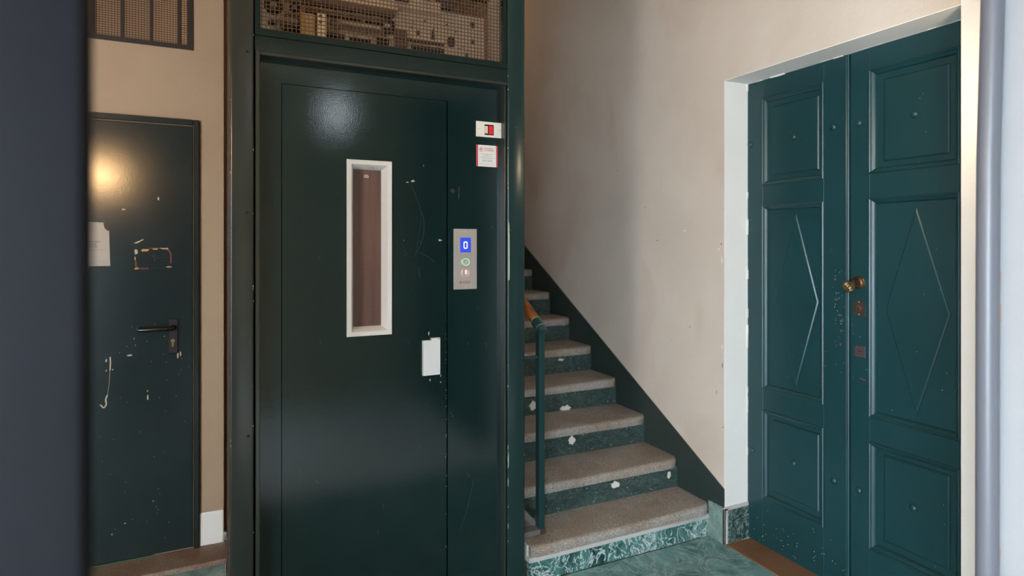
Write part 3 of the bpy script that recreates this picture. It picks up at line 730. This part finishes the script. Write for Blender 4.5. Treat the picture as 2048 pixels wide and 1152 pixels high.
# call plate (fixed to the control panel: a part; its pieces sub-parts)
bm = nb(); bx0, bx1, bz0, bz1 = .8437, .9424, 1.2685, 1.5105; YC = YP - .004
box(bm, bx0, bx1, YC, YP, bz0, bz1, .0008); plate = obj('call_plate', bm, M['steel'], lift, 'brushed steel call plate')
bm = nb(); box(bm, .8705, .9160, YC - .0006, YC + .001, 1.4165, 1.4755); obj('blue_screen', bm, M['screen'], plate, 'lit blue floor display')
bm = nb(); ox, oz = .8933, 1.4455
def stadium(b, cx, cz, rx, rz, w, yy):
    def loop(sx, sz): return [(cx + sx * (abs(math.cos(t)) ** .55) * math.copysign(1, math.cos(t)), cz + sz * (abs(math.sin(t)) ** .45) * math.copysign(1, math.sin(t))) for t in [2 * math.pi * (i + .5) / 24 for i in range(24)]]
    o, n = loop(rx, rz), loop(rx - w, rz - w)
    V = [[b.verts.new((p[0], y, p[1])) for p in L] for L, y in ((o, yy + .0004), (o, yy), (n, yy), (n, yy + .0004))]
    for p, q in zip(V, V[1:]):
        for i in range(24): b.faces.new((p[i], q[i], q[(i + 1) % 24], p[(i + 1) % 24]))
stadium(bm, ox, oz, .0088, .0148, .0042, YC - .0010); obj('floor_digit', bm, M['digit'], plate, 'white digit zero')
for cx, cz, mt, nm in ((.8940, 1.3780, 'ring_green', 'green'), (.8933, 1.3345, 'ring_red', 'red')):
    bm = nb(); lathe(bm, (cx, YC, cz), (0, -1, 0), [(.0198, 0), (.0195, .0030), (.0172, .0042), (.0150, .0036)], 30); btn = obj('call_button', bm, M['steel'], plate)
    bm = nb(); lathe(bm, (cx, YC, cz), (0, -1, 0), [(.0150, .0030), (.0150, .0042), (.0128, .0042), (.0128, .0030)], 30); obj('lit_ring', bm, M[mt], plate, 'glowing %s button ring' % nm)
    bm = nb(); lathe(bm, (cx, YC, cz), (0, -1, 0), [(.0130, .001), (.0130, .0032), (0, .0036)], 26); obj('button_face', bm, M['steel'], plate)
    bm = nb(); mpk = lambda u, v, d: (u, YC - .0036 + d, v)
    if nm == 'green':
        ribbon(bm, [(cx - .009, cz - .0095), (cx + .009, cz + .0095)], .0026, mpk); ribbon(bm, [(cx - .006, cz + .006), (cx + .006, cz - .006)], .0016, mpk)
        obj('call_symbol', bm, M['alu'], plate, 'crossed call symbol')
    else:
        stadium(bm, cx, cz + .003, .0040, .0078, .0022, YC - .0042); obj('button_digit', bm, M['digit'], plate, 'digit zero on the lower button')
        bm = nb()
        for dx, dz in ((-.002, -.0085), (.002, -.0085), (.002, -.0105)): dome(bm, (cx + dx, YC - .0035, cz + dz), (0, -1, 0), .0008, .0006, 8, 2)
        obj('braille_dots', bm, M['alu'], plate)
def maker_logo(parent, x, z, w, yy, s):
    """ring emblem, bar and name"""
    b = nb(); r = .11 * w; cx = x - w * .41
    for a0, a1, rr in ((40, 330, r), (-10, 250, r * .62)):
        pts = [(cx + rr * math.cos(R(t)), z + rr * math.sin(R(t))) for t in range(a0, a1, 18)]
        ribbon(b, pts, r * .26, lambda u, v, d: (u, yy + d, v), .0002)
    ribbon(b, [(cx - r * .1, z), (cx + r * 1.1, z)], r * .24, lambda u, v, d: (u, yy + d, v), .0002)
    ribbon(b, [(x - w * .20, z + w * .105), (x + w * .40, z + w * .105)], w * .028, lambda u, v, d: (u, yy + d, v), .0002)
    obj('maker_emblem', b, M['red_print'], parent)
    text('maker_name', s, w * .215, (x + w * .115, yy - .0001, z - w * .012), M['red_print'], parent, ext=.0001)
maker_logo(plate, .8935, 1.2958, .049, YC - .0002, 'Codeb\u00f2')
for z in (1.5015, 1.2795):
    bm = nb(); dome(bm, (.8935, YC, z), (0, -1, 0), .0026, .0014, 10, 3); obj('screw', bm, M['alu'], plate)

# position indicator
bm = nb(); ix0, ix1, iz0, iz1 = .9392, 1.0512, 1.8855, 1.9480
YI = YP - .006
box(bm, ix0, ix1, YI, YP, iz0, iz1, .0012); ind = obj('indicator_plate', bm, M['ivory'], lift, 'ivory indicator plate')
bm = nb(); box(bm, .9752, 1.0162, YI - .0006, YI + .001, 1.8940, 1.9370); obj('indicator_window', bm, M['dark_metal'], ind)
bm = nb(); box(bm, .9752, .9895, YI - .0012, YI, 1.9005, 1.9300); obj('cream_tab', bm, M['peach'], ind)
for z0, z1 in ((1.8985, 1.9145), (1.9155, 1.9315)):
    bm = nb(); box(bm, .9945, 1.0125, YI - .0014, YI, z0, z1); obj('red_lens', bm, M['red_lens'], ind, 'lit red lens')
for x in (.9485, 1.0425):
    bm = nb(); dome(bm, (x, YI, 1.9165), (0, -1, 0), .0022, .001, 10, 2); obj('screw', bm, M['grey_print'], ind)
# maintenance sticker
bm = nb(); sx0, sx1, sz0, sz1 = .9414, 1.0362, 1.7655, 1.8530; YS = YP - .0012
box(bm, sx0, sx1, YS, YP, sz0, sz1); st = obj('service_sticker', bm, M['card'], lift, 'white service sticker with red edges')
for a in (sx0, sx1 - .0072):
    bm = nb(); box(bm, a, a + .0072, YS - .0003, YS, sz0, sz1); obj('red_border', bm, M['red_print'], st)
sc = (sx0 + sx1) / 2
maker_logo(st, sc, 1.8340, .064, YS - .0002, 'Codeb\u00f2')
text('phone_number', '0119 842 142', .0085, (sc, YS - .0002, 1.8075), M['grey_print'], st, ext=.0001)
text('stamp_number', 'CMN 740000', .0115, (sc, YS - .0002, 1.7885), M['green_print'], st, ext=.0001, squash=.72)
text('service_word', 'MANUTENZIONE', .0088, (sc, YS - .0002, 1.7755), M['red_pale'], st, ext=.0001)
bm = nb()
for x0, x1, z in ((-.033, .033, 1.8165), (-.012, .012, 1.8128), (-.036, .036, 1.8005), (-.018, .018, 1.7968)): box(bm, sc + x0, sc + x1, YS - .0003, YS, z, z + .0012)
obj('small_print', bm, M['grey_print'], st, kind='stuff')

# ---------------------------------------------------------------- lift door mechanism behind the mesh
mech = thing('door_operator', (.6, 2.47, 2.22), 'dusty lift door mechanism behind the wire mesh transom', 'mechanism')
YM = 2.47
mpm = lambda u, v, d: (u, YM + d, v)
def mbox(n, x0, x1, z0, z1, d0, d1, mat, bev=.001, parent=None): 
    b = nb(); box(b, x0, x1, YM + d0, YM + d1, z0, z1, bev); return obj(n, b, M[mat], parent or mech)
def mdisc(n, x, z, r, d, mat, prof=None, seg=20):
    b = nb(); lathe(b, (x, YM + d, z), (0, -1, 0), prof or [(r, 0), (r, .006), (r * .92, .008), (0, .008)], seg); return obj(n, b, M[mat], mech)
bpl = nb(); prism(bpl, [(.63, 2.19), (1.052, 2.19), (1.052, 2.43), (1.045, 2.437), (.63, 2.437)], lambda p: mpm(*p, 0), lambda p: mpm(*p, .004)); obj('carrier_plate', bpl, M['mech_plate'], mech, 'dusty beige carrier plate')
mbox('rear_plate', .15, .632, 2.19, 2.40, .03, .034, 'mech_plate')
mbox('upper_plate', .42, .846, 2.418, 2.470, -.008, .004, 'mech_plate')
mbox('upper_plate', .15, .42, 2.405, 2.52, .02, .024, 'mech_plate')
mbox('track_rail', .29, .645, 2.372, 2.396, -.03, .0, 'mech_dark', .004)
mbox('track_rail', .25, .66, 2.400, 2.413, -.022, 0, 'mech_plate', .002)
mbox('track_rail', .645, .86, 2.287, 2.296, -.02, 0, 'mech_dark', .002)
mbox('track_rail', .30, .62, 2.346, 2.358, -.012, .02, 'mech_dark', .002)
mbox('motor_block', .281, .334, 2.22, 2.332, -.03, .02, 'mech_tan', .003)
br = mbox('bracket', .341, .3755, 2.20, 2.337, -.036, .0, 'mech_cream', .002)
for z in (2.325, 2.303):
    b = nb(); lathe(b, (.3535, YM - .036, z), (0, -1, 0), [(.0065, 0), (.0065, .0015), (.0045, .002), (0, .0012)], 14); obj('bracket_hole', b, M['mech_dark'], br)
whl = [(.66, .62, 2.337, .029), ]
for x, z, r in ((.186, 2.347, .034), (.262, 2.352, .019), (.618, 2.336, .030)):
    w = mdisc('pulley', x, z, r, -.004, 'mech_black', [(r, 0), (r, .006), (r * .8, .010), (r * .78, .006), (r * .35, .006), (r * .35, .0)], 26)
    b = nb(); lathe(b, (x, YM - .006, z), (0, -1, 0), [(r * .36, 0), (r * .36, .010), (r * .2, .013), (0, .013)], 16); obj('hub', b, M['mech_plate'], w)
b = nb(); tube(b, [(.618 + .030 * math.cos(R(t)), YM - .012, 2.336 + .030 * math.sin(R(t))) for t in range(100, -100, -20)] + [(.60, YM - .012, 2.305), (.45, YM - .012, 2.306)], .004, 8); obj('belt', b, M['mech_black'], mech)
def hole(x, z, rx, rz):
    b = nb(); prism(b, [(x + rx * math.cos(2 * math.pi * i / 18), z + rz * math.sin(2 * math.pi * i / 18)) for i in range(18)], lambda p: mpm(*p, -.0012), lambda p: mpm(*p, .002)); obj('plate_hole', b, M['mech_black'], mech)
for h in ((.750, 2.3315, .0095, .0095), (.897, 2.3155, .020, .024), (.9955, 2.402, .013, .014), (.9955, 2.3285, .010, .011), (.781, 2.386, .004, .005), (.877, 2.384, .004, .005), (.918, 2.362, .003, .005), (.725, 2.350, .005, .005), (.968, 2.266, .005, .012), (.935, 2.292, .003, .003)): hole(*h)
for pts in ([(.808, 2.312), (.826, 2.312), (.8235, 2.345), (.817, 2.362), (.8105, 2.345)],):
    b = nb(); prism(b, pts, lambda p: mpm(*p, -.0012), lambda p: mpm(*p, .002)); obj('plate_slot', b, M['mech_black'], mech)
for x0, x1, z0, z1 in ((.72, .865, 2.240, 2.280), (.222, .283, 2.262, 2.290), (.379, .455, 2.258, 2.290), (.475, .56, 2.262, 2.284), (.585, .642, 2.25, 2.30), (.17, .20, 2.285, 2.305), (.23, .285, 2.318, 2.336)):
    d = -.0012 if x0 > .63 else .0285
    b = nb(); box(b, x0, x1, YM + d, YM + d + .004, z0, z1, .0015); obj('plate_slot', b, M['mech_black'], mech)
for x0, x1, z0, z1 in ((.849, .8885, 2.440, 2.56), (.653, .707, 2.446, 2.50), (.772, .80, 2.472, 2.54), (.60, .63, 2.465, 2.53)): mbox('relay_box', x0, x1, z0, z1, -.03, .0, 'mech_black', .002)
for x, z, r in ((.70, 2.372, .010), (.735, 2.375, .011), (.945, 2.385, .009), (.89, 2.366, .006), (.47, 2.325, .008), (.545, 2.322, .008), (.43, 2.332, .006), (.30, 2.365, .006), (.955, 2.30, .006), (.67, 2.262, .007), (.40, 2.30, .006), (.525, 2.345, .006)): mdisc('bolt', x, z, r, .0, 'mech_plate', [(r, 0), (r, .004), (r * .55, .005), (r * .55, .010), (0, .010)], 10)
mbox('arm', .395, .60, 2.298, 2.316, -.020, -.012, 'mech_dark', .002)
mbox('arm', .44, .60, 2.318, 2.330, -.012, .02, 'mech_plate', .001)
mbox('arm', .645, .70, 2.225, 2.33, -.018, -.010, 'mech_dark', .003)
mbox('arm', .20, .28, 2.292, 2.312, -.01, .02, 'mech_plate', .002)
mbox('hanger_bar', .135, 1.058, 2.186, 2.196, -.05, -.02, 'mech_cream', .001)
mbox('side_post', 1.078, 1.115, 2.18, 3.8, -.02, .03, 'mech_plate', .002)
mbox('support_rail', .05, 1.12, 2.52, 2.56, .006, .04, 'mech_dark', .002)

# shaft lamp (above the frame, lights the mechanism)
sl = thing('shaft_lamp', (.6, 2.40, 2.74), 'tube lamp fixed above the door mechanism inside the lift shaft', 'lamp')
bm = nb(); box(bm, .33, .87, 2.33, 2.37, 2.755, 2.79, .003); obj('lamp_housing', bm, M['alu'], sl)
bm = nb(); cyl(bm, (.35, 2.35, 2.742), (.85, 2.35, 2.742), .013, 14); obj('lamp_tube', bm, M['tube'], sl)

# ================================================================ STAIRS
stairs = thing('staircase', (1.70, 2.30, 0), 'worn granite steps with green painted risers climbing right of the lift', 'stairs')
NS = 13
def ztop(k): return .161 + .1555 * (k - 1)
def yr(k): return 2.318 if k == 1 else 2.553 + .277 * (k - 2)
SX0, SX1 = 1.200, XW - .005
def tread(k):
    rnd = random.Random(100 + k)
    b = nb(); zt = ztop(k); th = .047; y0 = yr(k) - (.026 if k > 1 else .024); y1 = yr(k + 1) + .012
    nx = 34; rings = []
    for i in range(nx + 1):
        f = i / nx; x = SX0 + (SX1 - SX0) * f
        end = 0.0
        dxr = SX1 - x
        if dxr < .055: end = .030 * (1 - dxr / .055) ** 2.2
        if k == 1 and x - SX0 < .05: end = .018 * (1 - (x - SX0) / .05) ** 2
        wear = -.006 * math.exp(-((f - .45) / .28) ** 2) + rnd.uniform(-.0012, .0012)
        yf = y0 + end + rnd.uniform(-.0018, .0018) + .004 * math.exp(-((f - .45) / .3) ** 2)
        rr = .021
        ring = [(y1, zt - th), (yf + .006, zt - th)]
        for t in (0, 18, 36, 54, 72, 90):
            ring.append((yf + rr - rr * math.cos(R(t)), zt - rr + wear + rr * math.sin(R(t))))
        ring[1] = (yf + .004, zt - th)
        for q in (.06, .12, .2): ring.append((yf + rr + q, zt + wear * (1 - q * 3) + rnd.uniform(-.0006, .0006)))
        ring.append((y1, zt))
        rings.append([b.verts.new((x, *p)) for p in ring])
    n = len(rings[0])
    for p, q in zip(rings, rings[1:]):
        for j in range(n): b.faces.new((p[j], p[(j + 1) % n], q[(j + 1) % n], q[j]))
    b.faces.new(rings[0]); b.faces.new(rings[-1][::-1])
    return obj('tread', b, M['granite'], stairs, sharp=50)
for k in range(1, NS + 1):
    tread(k)
    z0 = 0.0 if k == 1 else ztop(k - 1) - .004
    b = nb()
    if k == 1:
        box(b, 1.196, XW - .0102, 2.318, 2.345, 0, .0905, .001); obj('marble_riser', b, M['marble_riser'], stairs, 'white veined green marble riser of the first step')
        b = nb(); box(b, 1.185, 1.196, 2.319, 2.50, 0, .0905, .001); obj('marble_riser', b, M['marble_dark'], stairs, 'dark marble return at the end of the first step')
        b = nb(); box(b, 1.188, XW - .0103, 2.306, 2.36, .0905, .1145, .006, 2); box(b, 1.186, 1.2, 2.33, 2.5, .0905, .16, .005, 2); obj('mortar_band', b, M['lime'], stairs, 'whitish mortar band under the first tread')
    else:
        box(b, 1.205, XW - .0042, yr(k), yr(k) + .03, z0, ztop(k) - .046); obj('riser', b, M['riser'], stairs)
b = nb()
for k in range(1, NS + 1): box(b, 1.206, XW - .0045, yr(k) + .031, yr(k + 1) + .03, 0, ztop(k) - .048)
obj('stair_body', b, M['lime'], stairs)
# bare plaster patches on the risers
rnd = random.Random(44)
for (x, z, rx, rz, k) in ((1.973, .7105, .021, .009, 5), (1.845, .4840, .036, .016, 4), (1.632, .523, .030, .026, 4), (1.715, .3930, .021, .021, 3), (1.8033, .2370, .026, .016, 2), (2.146, .232, .011, .020, 2), (1.36, .170, .014, .006, 2), (1.62, .712, .018, .008, 5)):
    b = nb(); patch(b, blob(x, z, rx, rz, 14, .32, rnd), (lambda u, v, d, k=k: (u, yr(k) + d, v)), .001); obj('bare_patch', b, M['chip_white'], stairs, 'white bare patch on a green riser')
b = nb()
for k in range(2, 8):
    for i in range(22):
        patch(b, blob(rnd.uniform(1.25, 2.19), ztop(k - 1) + rnd.choice((rnd.uniform(.004, .02), rnd.uniform(.085, .105), rnd.uniform(.01, .1))), rnd.uniform(.001, .005), rnd.uniform(.0008, .0025), 7, .5, rnd), (lambda u, v, d, k=k: (u, yr(k) + d, v)), .0008)
obj('riser_flecks', b, M['lime'], stairs, kind='stuff')
bm = nb(); box(bm, 1.19, XW, yr(NS + 1) + .03, 6.2, ztop(NS) - .2, ztop(NS)); obj('landing', bm, M['granite'], None, 'stone landing at the head of the stairs', 'structure', 'landing')

# ---------------------------------------------------------------- balustrade
rail = thing('stair_handrail', (1.298, 2.42, .161), 'orange wooden handrail on a square green post standing on the first step', 'handrail')
px0, px1, py0, py1 = 1.2830, 1.3125, 2.395, 2.428
bm = nb(); box(bm, px0, px1, py0, py1, .158, 1.062, .0015); obj('post', bm, M['post_green'], rail)
bm = nb(); box(bm, px0 - .004, px1 + .004, py0 - .005, py1 + .004, .156, .186, .006, 2); obj('post_shoe', bm, M['rust_plate'], rail, 'worn post foot with bare metal')
xm, ym = (px0 + px1) / 2, (py0 + py1) / 2
sl_ = Vector((0, .277, .1555)).normalized()
p0 = Vector((xm, ym - .006, 1.074))
bm = nb(); tube(bm, [p0 + Vector((0, -.008, -.018)), p0, p0 + sl_ * .05], .0245, 18); obj('end_cap', bm, M['post_green'], rail, 'chipped green metal end cap')
bm = nb()
for dd, rr in ((.050, .0258), (-.002, .0252)):
    cyl(bm, p0 + sl_ * dd, p0 + sl_ * (dd + .0025), rr, 18)
obj('chipped_rim', bm, M['chip_mint'], rail)
bm = nb(); cyl(bm, p0 + sl_ * .052, p0 + sl_ * 3.2, .0235, 20); obj('wooden_rail', bm, M['wood'], rail, 'varnished orange brown round wooden rail')
bm = nb(); box(bm, 1.141, px0, ym - .006, ym + .010, .940, .952, .001); obj('tie_bar', bm, M['post_green'], rail)
bm = nb(); box(bm, 1.141, px0 + .002, 2.385, 2.44, .162, .186, .002); obj('foot_bar', bm, M['bare_iron'], rail, 'bare grey foot bar running to the lift')
bm = nb(); prism(bm, [(1.142, .33), (1.168, .34), (1.30, .185), (1.27, .185), (1.142, .30)], lambda p: (p[0], 2.430, p[1]), lambda p: (p[0], 2.437, p[1])); gus = obj('gusset_plate', bm, M['bare_iron'], rail, 'grey slanted gusset plate')
bm = nb(); lathe(bm, (1.185, 2.4295, .292), (0, -1, 0), [(.005, 0), (0, .0005)], 12); obj('bolt_hole', bm, M['mech_black'], gus)
for yy in (3.1, 3.9, 4.7):
    q = p0 + sl_ * ((yy - p0.y) / sl_.y); kk = max(k for k in range(1, NS + 1) if yr(k) < yy)
    bm = nb(); box(bm, px0, px1, yy - .015, yy + .015, ztop(kk) - .001, q.z - .01, .0015); obj('post', bm, M['post_green'], rail)

# ================================================================ CONDUIT, LAMPS
bm = nb()
tube(bm, [(1.772, .866, 3.04), (1.772, .868, 2.6), (1.772, .8700, 2.10), (1.771, .8742, 1.90), (1.770, .8795, 1.66), (1.770, .8812, 1.3), (1.770, .8820, .6), (1.770, .8820, .0)], .0250, 22)
cond = obj('conduit_pipe', bm, M['pipe'], None, 'grey plastic conduit pipe running up the edge of the white pier', None, 'pipe', origin=(1.77, .88, 0))
for z in (.55, 2.7):
    bm = nb(); lathe(bm, (1.770, .8815 if z < 2 else .868, z), (0, 0, 1), [(.0262, 0), (.0275, .002), (.0275, .016), (.0262, .018)], 20); obj('pipe_clip', bm, M['pipe'], cond)
# chipped brown plaster edge by the pipe
bm = nb(); rnd = random.Random(9); z = .05; mpq = lambda u, v, d: (1.80 + d, u, v)
yc = lambda z: .8705 if z < 1.6 else .8705 - (z - 1.6) * .012
while z < 1.95:
    h = rnd.uniform(.03, .10); w = rnd.uniform(.001, .005)
    patch(bm, [(yc(z) - w * rnd.uniform(.2, 1), z), (yc(z) + .012, z), (yc(z) + .012, z + h), (yc(z) - w, z + h)], mpq); z += h * rnd.uniform(1.0, 1.5)
obj('chipped_edge', bm, M['chip_brick'], bpy.data.objects['wall_front_right'], 'brown chipped plaster line beside the conduit', kind='stuff')

# bulkhead lamp on the inner face of the pier (hidden by the pier edge)
bl = thing('bulkhead_lamp', (1.955, .894, 1.93), 'small warm bulkhead lamp on the inner side of the entrance pier', 'lamp')
bm = nb(); lathe(bm, (1.955, .894, 1.93), (0, 1, 0), [(.045, 0), (.045, .010), (.038, .012)], 24); obj('lamp_base', bm, M['alu'], bl)
bm = nb(); dome(bm, (1.955, .904, 1.93), (0, 1, 0), .036, .030, 20, 6); obj('lamp_glass', bm, M['globe_bulk'], bl)
# passage wall lamp whose reflection shows in the steel door
wl = thing('pendant_lamp', (-.775, 1.108, 1.96), 'low hanging warm globe pendant lamp in front of the steel door', 'lamp')
bm = nb(); cyl(bm, (-.775, 1.108, 2.035), (-.775, 1.108, ZC), .005, 8); lathe(bm, (-.775, 1.108, 2.03), (0, 0, 1), [(.03, 0), (.03, .05), (.012, .07)], 16); obj('cord', bm, M['dark_brass'], wl)
bm = nb(); sphere(bm, (-.775, 1.108, 1.96), .075); obj('globe', bm, M['globe_warm'], wl)
# stairwell lamp out of sight above the upper flight
ul = thing('pendant_lamp', (1.62, 4.9, 3.3), 'warm globe pendant lamp over the upper stairs', 'lamp')
bm = nb(); cyl(bm, (1.62, 4.9, 3.40), (1.62, 4.9, ZC), .006, 8); obj('cord', bm, M['ink'], ul)
bm = nb(); sphere(bm, (1.62, 4.9, 3.32), .085); obj('globe', bm, M['globe_up'], ul)
# unseen globe added above the frame to brighten the hall
hall_fill = thing('pendant_lamp', (.9, 1.35, 3.2), 'unseen warm white globe lamp added to brighten the entrance hall', 'lamp')
bm = nb(); cyl(bm, (.9, 1.35, 3.30), (.9, 1.35, ZC), .006, 8); obj('cord', bm, M['ink'], hall_fill)
bm = nb(); sphere(bm, (.9, 1.35, 3.2), .11); obj('globe', bm, M['globe_hall_fill'], hall_fill)
